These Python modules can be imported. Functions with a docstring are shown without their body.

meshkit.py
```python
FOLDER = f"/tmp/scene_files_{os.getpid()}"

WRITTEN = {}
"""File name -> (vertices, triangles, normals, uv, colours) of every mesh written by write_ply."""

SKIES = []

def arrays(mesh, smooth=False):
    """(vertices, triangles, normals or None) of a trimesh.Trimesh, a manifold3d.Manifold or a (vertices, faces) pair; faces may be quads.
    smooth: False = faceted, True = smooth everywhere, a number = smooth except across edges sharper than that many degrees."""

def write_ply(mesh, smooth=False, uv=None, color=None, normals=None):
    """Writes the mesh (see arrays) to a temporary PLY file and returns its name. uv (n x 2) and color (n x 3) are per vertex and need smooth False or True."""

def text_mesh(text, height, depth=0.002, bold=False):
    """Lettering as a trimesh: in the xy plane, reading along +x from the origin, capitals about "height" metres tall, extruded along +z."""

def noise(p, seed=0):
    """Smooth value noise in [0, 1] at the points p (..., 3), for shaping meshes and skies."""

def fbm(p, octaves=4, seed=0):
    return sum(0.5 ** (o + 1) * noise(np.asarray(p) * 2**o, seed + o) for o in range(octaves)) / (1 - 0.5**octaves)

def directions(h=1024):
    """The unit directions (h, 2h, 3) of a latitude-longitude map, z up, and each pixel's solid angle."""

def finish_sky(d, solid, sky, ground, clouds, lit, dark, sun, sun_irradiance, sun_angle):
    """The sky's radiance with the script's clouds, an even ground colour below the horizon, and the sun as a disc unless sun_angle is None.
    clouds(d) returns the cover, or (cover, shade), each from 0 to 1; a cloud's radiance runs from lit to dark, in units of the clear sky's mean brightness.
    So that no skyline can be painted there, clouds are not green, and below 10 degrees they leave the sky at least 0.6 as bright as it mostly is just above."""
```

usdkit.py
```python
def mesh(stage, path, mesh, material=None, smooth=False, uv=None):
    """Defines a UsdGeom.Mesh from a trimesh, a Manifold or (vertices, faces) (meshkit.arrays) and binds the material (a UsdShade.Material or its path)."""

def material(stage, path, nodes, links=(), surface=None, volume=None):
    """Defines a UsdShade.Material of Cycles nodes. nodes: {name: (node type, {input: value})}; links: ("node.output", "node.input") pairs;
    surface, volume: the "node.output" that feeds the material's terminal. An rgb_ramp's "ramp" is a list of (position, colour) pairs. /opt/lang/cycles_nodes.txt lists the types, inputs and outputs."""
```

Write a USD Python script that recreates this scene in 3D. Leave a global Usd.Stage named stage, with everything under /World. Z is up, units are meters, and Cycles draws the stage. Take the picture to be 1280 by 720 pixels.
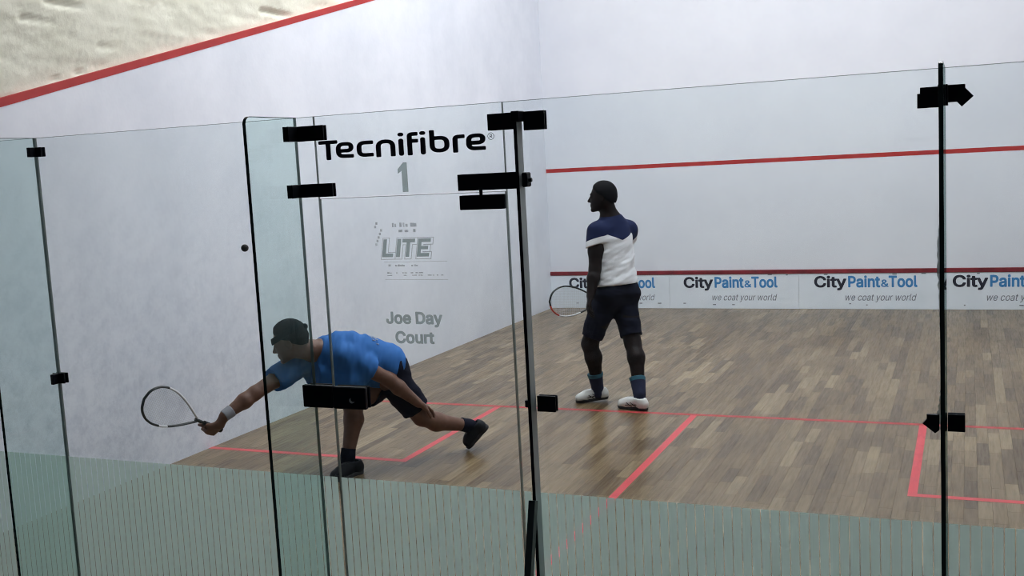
import math, random
import numpy as np, trimesh, usdkit, meshkit
from shapely.geometry import LineString, Polygon, Point, box as sbox
from shapely import affinity
from shapely.ops import unary_union
from pxr import Usd, UsdGeom, Gf, Sdf, UsdLux, UsdShade

random.seed(4); rng = np.random.default_rng(4)
stage = Usd.Stage.CreateInMemory()
UsdGeom.SetStageUpAxis(stage, UsdGeom.Tokens.z); UsdGeom.SetStageMetersPerUnit(stage, 1.0)
UsdGeom.Xform.Define(stage, '/World'); UsdGeom.Scope.Define(stage, '/World/Looks')

# ------------------------------------------------------------------ camera
CAM = np.array([5.0943, -3.4684, 1.9497]); YAW, PIT, ROL, FPX = -0.405106, -0.116602, 0.05347, 1343.33
fw = np.array([math.sin(YAW)*math.cos(PIT), math.cos(YAW)*math.cos(PIT), math.sin(PIT)])
r0 = np.cross(fw, [0, 0, 1.]); r0 /= np.linalg.norm(r0); u0 = np.cross(r0, fw)
rt = r0*math.cos(ROL)-u0*math.sin(ROL); up = r0*math.sin(ROL)+u0*math.cos(ROL)
cam = UsdGeom.Camera.Define(stage, '/World/camera')
M4 = Gf.Matrix4d(*rt, 0, *up, 0, *(-fw), 0, *CAM, 1)
cam.AddTransformOp().Set(M4)
cam.CreateHorizontalApertureAttr(36.0); cam.CreateVerticalApertureAttr(20.25)
cam.CreateFocalLengthAttr(36*FPX/1280); cam.CreateClippingRangeAttr(Gf.Vec2f(0.05, 100))
cam.CreateExposureAttr(0.0)

# ------------------------------------------------------------------ light: a dim hall, the court's own ceiling lamps (built below)
dome = UsdLux.DomeLight.Define(stage, '/World/dome'); dome.CreateIntensityAttr(0.02); dome.CreateColorAttr(Gf.Vec3f(.8, .9, 1))
LAMP = 50.0             # strength of the court lamps
HALL_LAMP = 3.0         # of the spectators' corridor lamps

# ------------------------------------------------------------------ helpers
used = {}
def numbered(parent, name):
    k = (parent, name); n = used.get(k, 0); used[k] = n+1
    return name if n == 0 else f'{name}_{n:03d}'
def tag(prim, label=None, cat=None, group=None, kind=None):
    for k, v in (('label', label), ('category', cat), ('group', group), ('kind', kind)):
        if v: prim.SetCustomDataByKey(k, v)
def ppath(parent): return '/World' if parent is None else str(parent.GetPath())
def obj(name, mesh, m, parent=None, smooth=False, label=None, cat=None, group=None, kind=None):
    p = ppath(parent); prim = usdkit.mesh(stage, f'{p}/{numbered(p, name)}', mesh, m, smooth).GetPrim()
    tag(prim, label, cat, group, kind); return prim
def thing(name, label, cat, loc=(0, 0, 0), rotz=0, group=None, kind=None, parent=None):
    p = ppath(parent); x = UsdGeom.Xform.Define(stage, f'{p}/{numbered(p, name)}')
    x.AddTranslateOp().Set(Gf.Vec3d(*map(float, loc)))
    if rotz: x.AddRotateZOp().Set(rotz)
    tag(x.GetPrim(), label, cat, group, kind); return x.GetPrim()
def box(x0, x1, y0, y1, z0, z1):
    b = trimesh.creation.box((x1-x0, y1-y0, z1-z0)); b.apply_translation(((x0+x1)/2, (y0+y1)/2, (z0+z1)/2)); return b
def cbox(x0, x1, y0, y1, z0, z1, c=.002):
    """box with all edges chamfered"""
    pts = []
    for sx in (0, 1):
        for sy in (0, 1):
            for sz in (0, 1):
                p = [(x0, x1)[sx], (y0, y1)[sy], (z0, z1)[sz]]; d = [c*(1-2*s) for s in (sx, sy, sz)]
                for k in range(3):
                    q = [p[i]+(d[i] if i != k else 0) for i in range(3)]; pts.append(q)
    return trimesh.convex.convex_hull(np.array(pts))
def extr(poly, depth):
    gs = [g for g in getattr(poly, 'geoms', [poly]) if g.area > 1e-9]
    return trimesh.util.concatenate([trimesh.creation.extrude_polygon(g, depth, engine='earcut') for g in gs])
def stand_up(m, y, x=0, z=0):
    """drawing in xy -> upright plane facing the corridor (-Y), front at y"""
    v = np.array(m.vertices); m = m.copy(); m.vertices = np.c_[v[:, 0]+x, y-v[:, 2], v[:, 1]+z]; return m
cat = trimesh.util.concatenate

# ------------------------------------------------------------------ materials
def mat(name, nodes, links=(), surface='p.BSDF'): return usdkit.material(stage, f'/World/Looks/{name}', nodes, links, surface=surface)
def plain(name, col, rough=.5, metal=0., bump=None, spec=.5, sheen=0., coat=0.):
    n = {'p': ('principled_bsdf', dict(base_color=col, roughness=rough, metallic=metal, specular_ior_level=spec, sheen_weight=sheen, coat_weight=coat))}; l = []
    if bump:
        n['c'] = ('geometry', {}); n['n'] = ('noise_texture', dict(scale=bump[0], detail=4.0)); n['b'] = ('bump', dict(strength=bump[1], distance=bump[2]))
        l = [('c.position', 'n.vector'), ('n.fac', 'b.height'), ('b.normal', 'p.normal')]
    return mat(name, n, l)
def mottled(name, c1, c2, scale, rough=.5, pos=(.35, .65), bump=None, stretch=(1, 1, 1), detail=5.0, spec=.5, c3=None):
    n = {'g': ('geometry', {}), 'm': ('mapping', dict(scale=stretch)), 'n': ('noise_texture', dict(scale=scale, detail=detail, roughness=.62)),
         'r': ('rgb_ramp', dict(ramp=[(pos[0], c1), (pos[1], c2)])), 'p': ('principled_bsdf', dict(roughness=rough, specular_ior_level=spec))}
    l = [('g.position', 'm.vector'), ('m.vector', 'n.vector'), ('n.fac', 'r.fac')]
    l += [('r.color', 'p.base_color')]
    if bump:
        n['bn'] = ('noise_texture', dict(scale=bump[0], detail=6.0, roughness=.65)); n['b'] = ('bump', dict(strength=bump[1], distance=bump[2]))
        l += [('m.vector', 'bn.vector'), ('bn.fac', 'b.height'), ('b.normal', 'p.normal')]
    return mat(name, n, l)

# left wall: white plaster with scuffs that gather in the hitting zone towards the back of the court
plaster = mat('wall_plaster', {
    'g': ('geometry', {}), 'n1': ('noise_texture', dict(scale=1.1, detail=8.0, roughness=.7)), 'n2': ('noise_texture', dict(scale=9.0, detail=9.0, roughness=.78)),
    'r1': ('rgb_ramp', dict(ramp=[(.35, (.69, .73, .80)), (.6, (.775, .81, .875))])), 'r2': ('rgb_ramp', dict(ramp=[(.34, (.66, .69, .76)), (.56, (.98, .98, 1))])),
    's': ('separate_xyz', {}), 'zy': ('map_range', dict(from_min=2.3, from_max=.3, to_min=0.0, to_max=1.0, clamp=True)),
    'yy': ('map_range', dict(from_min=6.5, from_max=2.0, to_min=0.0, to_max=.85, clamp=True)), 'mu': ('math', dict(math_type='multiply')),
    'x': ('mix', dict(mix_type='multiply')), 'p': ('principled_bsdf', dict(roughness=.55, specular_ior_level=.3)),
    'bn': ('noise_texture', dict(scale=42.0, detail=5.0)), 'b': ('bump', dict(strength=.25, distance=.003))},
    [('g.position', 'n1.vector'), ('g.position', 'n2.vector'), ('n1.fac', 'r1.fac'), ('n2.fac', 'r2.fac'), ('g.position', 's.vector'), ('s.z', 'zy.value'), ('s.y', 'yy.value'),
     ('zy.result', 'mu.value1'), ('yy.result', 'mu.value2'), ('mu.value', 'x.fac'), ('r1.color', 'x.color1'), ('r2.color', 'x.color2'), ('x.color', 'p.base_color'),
     ('g.position', 'bn.vector'), ('bn.fac', 'b.height'), ('b.normal', 'p.normal')])
front_paint = mottled('front_paint', (.70, .73, .795), (.74, .77, .83), 1.4, .5, bump=(30., .15, .003), spec=.3)
cream = mottled('cream_masonry', (.69, .69, .575), (.76, .76, .65), 2.6, .7, bump=(26., .35, .008), spec=.2)
tin_white = mottled('tin_white', (.71, .77, .84), (.76, .81, .88), 3.0, .45)
red_paint = mottled('red_paint', (.36, .020, .022), (.46, .034, .03), 5.0, .55, pos=(.3, .7))
dark_red = mottled('dark_red_rail', (.13, .010, .018), (.24, .02, .03), 9.0, .5, pos=(.3, .7))
def floor_red(name, lo, hi):      # worn floor paint: planks show through where it has gone
    return mat(name, {'g': ('geometry', {}), 'm': ('mapping', dict(scale=(1, .35, 1))), 'n': ('noise_texture', dict(scale=16.0, detail=6.0, roughness=.7)),
        'a': ('map_range', dict(from_min=.35, from_max=.62, to_min=lo, to_max=hi, clamp=True)), 'p': ('principled_bsdf', dict(base_color=(.62, .06, .075), roughness=.4)),
        't': ('transparent_bsdf', dict(color=(1, 1, 1))), 'x': ('mix_closure', {})},
        [('g.position', 'm.vector'), ('m.vector', 'n.vector'), ('n.fac', 'a.value'), ('a.result', 'x.fac'), ('t.BSDF', 'x.closure1'), ('p.BSDF', 'x.closure2')], surface='x.closure')
line_fresh = floor_red('floor_line_fresh', .82, 1.0); line_worn = floor_red('floor_line_worn', .25, .75)

def wood(name, tone, island=False):
    """maple strip: long grain along Y; tone 0..1"""
    n = {'g': ('geometry', {}), 'm': ('mapping', dict(scale=(1, .06, 1))), 'n': ('noise_texture', dict(scale=55.0, detail=6.0, roughness=.65)),
         'n2': ('noise_texture', dict(scale=1.3, detail=3.0)), 'p': ('principled_bsdf', dict(roughness=.33, specular_ior_level=.36)),
         'gr': ('rgb_ramp', dict(ramp=[(.3, (.84, .83, .81)), (.65, (1.05, 1.05, 1.05))])), 'x': ('mix', dict(mix_type='multiply', fac=1.0)),
         'w': ('rgb_ramp', dict(ramp=[(.35, (.88, .87, .86)), (.6, (1, 1, 1))])), 'x2': ('mix', dict(mix_type='multiply', fac=1.0)),
         'rr': ('map_range', dict(from_min=.3, from_max=.7, to_min=.22, to_max=.36, clamp=True))}
    l = [('g.position', 'm.vector'), ('m.vector', 'n.vector'), ('n.fac', 'gr.fac'), ('g.position', 'n2.vector'), ('n2.fac', 'w.fac'), ('gr.color', 'x.color2'), ('x.color', 'x2.color1'), ('w.color', 'x2.color2'),
         ('x2.color', 'p.base_color'), ('n.fac', 'rr.value'), ('rr.result', 'p.roughness')]
    ramp = [(0, WOODS[0]), (.2, WOODS[1]), (.45, WOODS[2]), (.7, WOODS[3]), (.92, WOODS[4]), (1, WOODS[5])]
    if island:
        n['t'] = ('rgb_ramp', dict(ramp=ramp)); n['at'] = ('attribute', dict(attribute='tone')); l += [('at.fac', 't.fac'), ('t.color', 'x.color1')]
    else:
        xs = [a for a, _ in ramp]; n['x'][1]['color1'] = tuple(float(np.interp(tone, xs, [c[k] for _, c in ramp])) for k in range(3))
    return mat(name, n, l)
WOODS = [(.098, .063, .030), (.138, .092, .046), (.166, .114, .059), (.185, .130, .069), (.215, .156, .086), (.28, .213, .126)]
wood_far = wood('strip_wood', 0, True); woods = [wood(f'strip_wood_{k}', (k+.5)/12) for k in range(12)]

GT = (.962, .986, .985)        # tint of each face of a pane
def glass(name, tint, gloss):
    # one index of refraction for both faces: the rays are not bent inside the pane, so there is no inner reflection
    return mat(name, {'t': ('transparent_bsdf', dict(color=tint)), 'g': ('glossy_bsdf', dict(color=gloss, roughness=.0)), 'o': ('geometry', {}), 'i': ('map_range', dict(from_min=0.0, from_max=1.0, to_min=1.45, to_max=1/1.45)),
                      'f': ('fresnel', {}), 'x': ('mix_closure', {})},
               [('o.backfacing', 'i.value'), ('i.result', 'f.IOR'), ('f.fac', 'x.fac'), ('t.BSDF', 'x.closure1'), ('g.BSDF', 'x.closure2')], surface='x.closure')
pane_m = glass('clear_glass', GT, (.9, 1, .98)); fin_m = glass('fin_glass', (.925, .985, .975), (.35, .45, .44))
edge_m = plain('green_glass_edge', (.004, .022, .020), .15, spec=.4)
seam_m = mat('seam_edge', {'t': ('transparent_bsdf', dict(color=(.75, .82, .8))), 'd': ('principled_bsdf', dict(base_color=(.20, .24, .24), roughness=.3)), 'x': ('mix_closure', dict(fac=.62))},
             [('t.BSDF', 'x.closure1'), ('d.BSDF', 'x.closure2')], surface='x.closure')
frost_m = mat('frosted_film', {'t': ('transparent_bsdf', dict(color=(.88, .94, .92))), 'd': ('diffuse_bsdf', dict(color=(.70, .775, .75))), 'l': ('translucent_bsdf', dict(color=(.71, .80, .77))),
              'a': ('mix_closure', dict(fac=.62)), 'x': ('mix_closure', dict(fac=.74))},
              [('d.BSDF', 'a.closure1'), ('l.BSDF', 'a.closure2'), ('t.BSDF', 'x.closure1'), ('a.closure', 'x.closure2')], surface='x.closure')
etch_m = mat('etched_lettering', {'t': ('transparent_bsdf', dict(color=(.9, .95, .94))), 'd': ('translucent_bsdf', dict(color=(.27, .30, .31))), 'x': ('mix_closure', dict(fac=.55))},
             [('t.BSDF', 'x.closure1'), ('d.BSDF', 'x.closure2')], surface='x.closure')
faint_m = mat('faint_etching', {'t': ('transparent_bsdf', dict(color=(.96, .97, .97))), 'd': ('diffuse_bsdf', dict(color=(.45, .5, .52))), 'x': ('mix_closure', dict(fac=.26))},
              [('t.BSDF', 'x.closure1'), ('d.BSDF', 'x.closure2')], surface='x.closure')
black_m = plain('black_fitting', (.004, .005, .011), .5, spec=.2, bump=(60., .1, .002))
ink_m = plain('black_lettering', (.004, .005, .016), .5)
steel_m = mottled('grey_metal', (.36, .41, .42), (.52, .57, .58), 7., .4, stretch=(1, 1, .2))
bright_m = plain('bright_metal', (.75, .75, .76), .25, metal=1.)
sil_m = mat('silicone_bead', {'g': ('geometry', {}), 'n': ('noise_texture', dict(scale=30., detail=4.)), 'r': ('rgb_ramp', dict(ramp=[(.35, (.5, .55, .55)), (.65, (.85, .88, .88))])), 'd': ('diffuse_bsdf', {}), 't': ('transparent_bsdf', dict(color=(.85, .88, .88))), 'x': ('mix_closure', dict(fac=.45))},
            [('g.position', 'n.vector'), ('n.fac', 'r.fac'), ('r.color', 'd.color'), ('d.BSDF', 'x.closure1'), ('t.BSDF', 'x.closure2')], surface='x.closure')
print_black = plain('print_black', (.012, .014, .03), .5); print_blue = plain('print_blue', (.045, .22, .50), .5); print_grey = plain('print_grey', (.16, .18, .22), .5)
lamp_m = mat('lamp_glow', {'e': ('emission', dict(color=(.97, .975, 1.0), strength=LAMP))}, surface='e.emission')
hall_lamp_m = mat('hall_lamp_glow', {'e': ('emission', dict(color=(.8, .95, 1.0), strength=HALL_LAMP))}, surface='e.emission')
ceil_m = plain('ceiling_paint', (.34, .34, .35), .8); hall_m = plain('hall_paint', (.13, .145, .16), .8); carpet_m = plain('hall_carpet', (.06, .07, .08), .9, bump=(90., .4, .01))
housing_m = plain('lamp_housing', (.7, .7, .72), .4)

# ------------------------------------------------------------------ the court shell
W_, L_, H_ = 6.4, 9.75, 7.0
FR, G0 = 9.75, 0.0
# floor: strips laid along the side walls
fl = thing('floor', 'pale brown strip wood squash court floor with red court lines', 'floor', kind='structure')
obj('subfloor', box(-.05, W_+.05, .02, L_, -.06, -.0205), plain('subfloor_dark', (.05, .04, .03), .9), fl)
planks = []
PW = .0703; nrow = round(W_/PW); PW = W_/nrow
for k in range(nrow):
    y = .02-random.random()*.6
    while y < L_:
        ln = random.choice((.28, .36, .44, .5, .6, .74)); a, b = max(y, .02), min(y+ln, L_); y += ln
        if b-a > .03: planks.append((k*PW, (k+1)*PW, a, b, random.random()))
def plank_mesh(x0, x1, y0, y1):
    g, c, top = .00025, .0005, 0.0
    v = [(x, y, z) for z, s in ((-.02, g), (top-c, g), (top, g+c)) for x, y in ((x0+s, y0+s), (x1-s, y0+s), (x1-s, y1-s), (x0+s, y1-s))]
    f = []
    for q in (0, 4):
        for i in range(4): f.append((q+i, q+(i+1) % 4, q+4+(i+1) % 4, q+4+i))
    f.append((8, 9, 10, 11)); m = np.array(f); return np.array(v), np.vstack([m[:, [0, 1, 2]], m[:, [0, 2, 3]]])
def px(p):
    d = np.asarray(p, float)-CAM; c = d@fw; return 640+FPX*(d@rt)/c, 360-FPX*(d@up)/c, c
def seen(p):
    xs = [px((x, y, 0)) for x in p[:2] for y in p[2:4]]
    cx = sum(q[0] for q in xs)/4; cy = sum(q[1] for q in xs)/4
    poly = Polygon([xs[i][:2] for i in (0, 1, 3, 2)])
    return poly.area if 0 < cx < 1280 and 0 < cy < 590+cx*.055 else 0
order = sorted(range(len(planks)), key=lambda i: -seen(planks[i])); near = set(order[:300])
for i in order[:300]:
    p = planks[i]; obj('plank', plank_mesh(*p[:4]), woods[min(11, int(p[4]*12))], fl)
vs, fs, tones, o = [], [], [], 0
for i, p in enumerate(planks):
    if i in near: continue
    v, f = plank_mesh(*p[:4]); vs.append(v); fs.append(f+o); o += len(v); tones += [p[4]]*len(v)
sp = obj('strip_planking', (np.vstack(vs), np.vstack(fs)), wood_far, fl, kind='stuff')
UsdGeom.PrimvarsAPI(sp).CreatePrimvar('tone', Sdf.ValueTypeNames.FloatArray, 'vertex').Set(tones)
def fline(x0, x1, y0, y1, m): return obj('painted_line', box(x0, x1, y0, y1, .0001, .0007), m, fl)
S1, S0 = 9.75-5.44, 9.75-5.49      # short line
fline(0, W_, S0, S1, line_worn); fline(3.175, 3.225, .03, S0, line_fresh)
BX0 = 9.75-7.09
fline(1.575, 1.625, BX0, S0, line_fresh); fline(0, 1.575, BX0, BX0+.05, line_fresh)
fline(4.775, 4.825, BX0, S0, line_fresh); fline(4.825, W_, BX0, BX0+.05, line_fresh)

# left wall
lw = thing('wall_left', 'white plastered left side wall with red out line under cream masonry', 'wall', kind='structure')
zl = lambda y: 4.57-2.44*(9.75-y)/9.75
prof = Polygon([(0, -.06), (L_, -.06), (L_, zl(L_)), (0, zl(0))])
def yz_prism(poly, x0, x1):
    m = extr(poly, x1-x0); v = np.array(m.vertices); m.vertices = np.c_[x0+v[:, 2], v[:, 0], v[:, 1]]; return m
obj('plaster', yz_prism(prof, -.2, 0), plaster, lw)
obj('out_line', yz_prism(Polygon([(0, zl(0)), (L_, zl(L_)), (L_, zl(L_)+.05), (0, zl(0)+.05)]), -.2, .002), red_paint, lw)
# cream masonry above: uneven painted blockwork, displaced
ny, nz = 620, 230
Y, T = np.meshgrid(np.linspace(0, L_, ny), np.linspace(0, 1, nz), indexing='ij'); Z = zl(Y)+.05+T*(H_-zl(Y)-.05)
P = np.stack([np.zeros_like(Y), Y, Z], -1)
soft = meshkit.fbm(P*[0, 3.2, 5.0]+[3, 0, 0], 4, 5); dents = meshkit.noise(P*[0, 5.0, 17.0]+[7, 0, 0], 9)
lump = meshkit.noise(P*[0, 1.6, 2.4], 2)
fine = meshkit.fbm(P*[0, 9., 24.]+[9, 0, 0], 3, 15)
disp = (soft-.5)*.022+(fine-.5)*.010-np.clip(dents-.78, 0, 1)*.14*np.clip((lump-.3)*5, 0, 1)
row = np.abs(((Z/.225) % 1)-.5)*2; disp -= .007*np.clip((row-.90)/.10, 0, 1)*meshkit.noise(P*[0, 2, 2], 8)
P[..., 0] = -.03+disp; P[:, 0, 0] = -.03
idx = np.arange(ny*nz).reshape(ny, nz)
q = np.stack([idx[:-1, :-1], idx[1:, :-1], idx[1:, 1:], idx[:-1, 1:]], -1).reshape(-1, 4)
obj('cream_masonry', (P.reshape(-1, 3), q), cream, lw, smooth=True)
obj('masonry_backing', yz_prism(Polygon([(0, zl(0)+.05), (L_, zl(L_)+.05), (L_, H_), (0, H_)]), -.3, -.16), cream, lw)

# front wall, with service line
fwl = thing('wall_front', 'white front wall with red service line', 'wall', kind='structure')
obj('plaster', box(-.2, W_+.2, FR, FR+.2, -.06, H_), front_paint, fwl)
obj('service_line', box(.0, W_, FR-.0015, FR+.01, 1.78, 1.83), red_paint, fwl)
obj('out_line', box(.0, W_, FR-.0015, FR+.01, 4.57, 4.62), red_paint, fwl)
rw = thing('wall_right', 'white right side wall outside the picture', 'wall', kind='structure')
obj('plaster', box(W_, W_+.2, 0, L_, -.06, H_), plain('right_plaster', (.5, .5, .53), .6), rw)
cl = thing('ceiling', 'pale ceiling over court and corridor outside the picture', 'ceiling', kind='structure')
obj('panel', box(-.6, W_+.6, 0, L_+.2, H_, H_+.1), ceil_m, cl); obj('panel', box(-3, W_+3, -6.2, 0, H_, H_+.1), hall_m, cl)
hall = thing('floor_corridor', 'dark corridor floor outside the picture', 'floor', kind='structure')
obj('carpet', box(-3, W_+3, -6.2, -.02, -.06, -.0005), carpet_m, hall)
bw = thing('wall_corridor', 'grey corridor wall outside the picture', 'wall', kind='structure')
obj('plaster', box(-3, W_+3, -6.3, -6.2, -.06, H_), hall_m, bw); obj('plaster', box(-3.1, -3, -6.2, 0, -.06, H_), hall_m, bw); obj('plaster', box(W_+3, W_+3.1, -6.2, 0, -.06, H_), hall_m, bw)
for a, b in ((-3, -.2), (W_+.2, W_+3)): obj('plaster', box(a, b, 0, .1, -.06, H_), hall_m, bw)

# tin along the foot of the front wall, with the printed advertisements
tin = thing('tin_board', 'low white board with printed advertising along the foot of the front wall', 'board')
for k in range(4):
    obj('panel', cbox(k*1.6+.001, (k+1)*1.6-.001, FR-.025, FR, .001, .43, .001), tin_white, tin)
obj('top_rail', cbox(.0, W_, FR-.034, FR, .43, .48, .004), dark_red, tin, label='dark red rail')
def text_poly(s, h, w=None, bold=False, shear=0, fat=0.):
    m = meshkit.text_mesh(s, h, .001, bold); tv = np.array(m.vertices); top = tv[:, 2] > .0005
    p = unary_union([Polygon(tv[f][:, :2]) for f in m.faces if top[f].all()]).buffer(.0001).buffer(fat*h, join_style='mitre').simplify(h*.004)
    x0, _, x1, _ = p.bounds; return affinity.affine_transform(p, [(w or x1-x0)/(x1-x0), shear, 0, 1, -x0*(w or x1-x0)/(x1-x0), 0])
def text(s, h, w=None, bold=False, shear=0, depth=.0006, fat=0.): return extr(text_poly(s, h, w, bold, shear, fat), depth)
cty = text('City', .124, .37, True, fat=.022); pnt = text('Paint', .124, .36, True, fat=.022); amp = text('&', .082, .085, True); tol = text('Tool', .124, .315, True, fat=.022); tagl = text('we coat your world', .078, .79, False, .22)
for x in (.257, 1.789, 3.383, 4.922):
    obj('lettering', stand_up(cty, FR-.0256, x, .268), print_black, tin, label='black lettering')
    obj('lettering', stand_up(cat([pnt, amp.copy().apply_translation((.37, 0, 0)), tol.copy().apply_translation((.455, 0, 0))]), FR-.0256, x+.39, .268), print_blue, tin, label='blue lettering')
    obj('lettering', stand_up(tagl, FR-.0256, x+.345, .105), print_grey, tin, label='grey italic lettering')
for k in range(20):
    x = .3+k*.31+random.uniform(-.1, .1); z = random.choice((.045, .41, .415, .06))
    if x < 6.3: obj('fixing', cbox(x, x+random.uniform(.015, .05), FR-.027, FR-.024, z, z+.012, .001), print_grey, tin)

# lamps over the court (above the frame)
def lamp(x, y, m, name, label, w=.32, l=1.5, z=H_-.12):
    t = thing(name, label, 'lamp', (x, y, z), group='ceiling lamps')
    obj('housing', cat([box(-l/2, l/2, -w/2, w/2, .03, .12), box(-l/2, l/2, -w/2, -w/2+.02, -.01, .03), box(-l/2, l/2, w/2-.02, w/2, -.01, .03)]), housing_m, t)
    obj('diffuser', box(-l/2+.01, l/2-.01, -w/2+.022, w/2-.022, .0, .029), m, t)
for y, ra in ((3.0, 'row nearest the back'), (4.75, 'middle row'), (6.9, 'row nearest the front wall')):
    for x, ca in ((1.5, 'left'), (3.1, 'centre'), (4.7, 'right')): lamp(x, y, lamp_m, 'court_lamp', f'long white ceiling lamp over the court, {ra}, {ca}, above the picture')
for x, ca in ((1.0, 'left'), (5.4, 'right')): lamp(x, -3.6, hall_lamp_m, 'corridor_lamp', f'dim corridor ceiling lamp on the {ca}, above the picture')

# ------------------------------------------------------------------ glass back wall
HG, TG, ZF = 2.158, .010, .769       # height, thickness, top of the frosted stripes
def panel(x0, x1, z0, z1, lab):
    t = obj('glass_panel', box(x0+.0012, x1-.0012, -TG/2, TG/2, z0, z1-.0016), pane_m, gw, label=lab)
    obj('polished_edge', edges(x0, x1, z0, z1), seam_m, t, label='grey green polished edges'); return t
def edges(x0, x1, z0, z1): return cat([box(x0+.0012, x1-.0012, -TG/2, TG/2, z1-.0015, z1), box(x0, x0+.0011, -TG/2, TG/2, z0, z1), box(x1-.0011, x1, -TG/2, TG/2, z0, z1)])
def pane(parent, x0, x1, z0, z1):
    obj('pane', box(x0+.0012, x1-.0012, -TG/2, TG/2, z0, z1-.0016), pane_m, parent)
    obj('polished_edge', edges(x0, x1, z0, z1), seam_m, parent, label='grey green polished edges')
PITCH, GAP = .0312, .0034
def stripes(parent, x0, x1):
    n = round((x1-x0)/PITCH); w = (x1-x0)/n
    for k in range(n):
        a = x0+k*w+GAP/2
        obj('frosted_stripe', cbox(a, a+w-GAP, -TG/2-.0008, -TG/2-.0002, .06, ZF, .0001), frost_m, parent)
XF = (.10, 1.44, 2.757, 3.676, 5.026, 6.37)
DL, DR, DT = 2.836, 3.607, 1.850
specs = [(0.005, .10, 'narrow clear glass panel beside the left wall'), (.10, 1.44, 'clear glass panel at the far left of the glass back wall'), (1.44, DL, 'clear glass panel between the leftmost clamped fin and the door, by the blue-shirted player'),
         (DR, 5.026, 'wide clear glass panel right of the door, in front of the standing player'), (5.026, W_-.005, 'clear glass panel at the far right of the glass back wall')]
gw = thing('wall_back', 'clear glass back wall of the court with frosted stripes along its foot', 'wall', kind='structure')
for x0, x1, lab in specs:
    t = panel(x0, x1, .02, HG, lab)
    if x1-x0 > .5: stripes(t, x0+.006, x1-.006)
    obj('floor_channel', cat([box(x0, x1, -.02, -.007, 0, .05), box(x0, x1, .007, .02, 0.0008, .05), box(x0, x1, -.007, .007, .0008, .019)]), steel_m, t)
# transom panel over the door, with the maker's wordmark and the court number
tp = panel(DL, DR, DT+.004, HG, 'clear glass panel over the door with black lettering and grey number 1')
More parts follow.
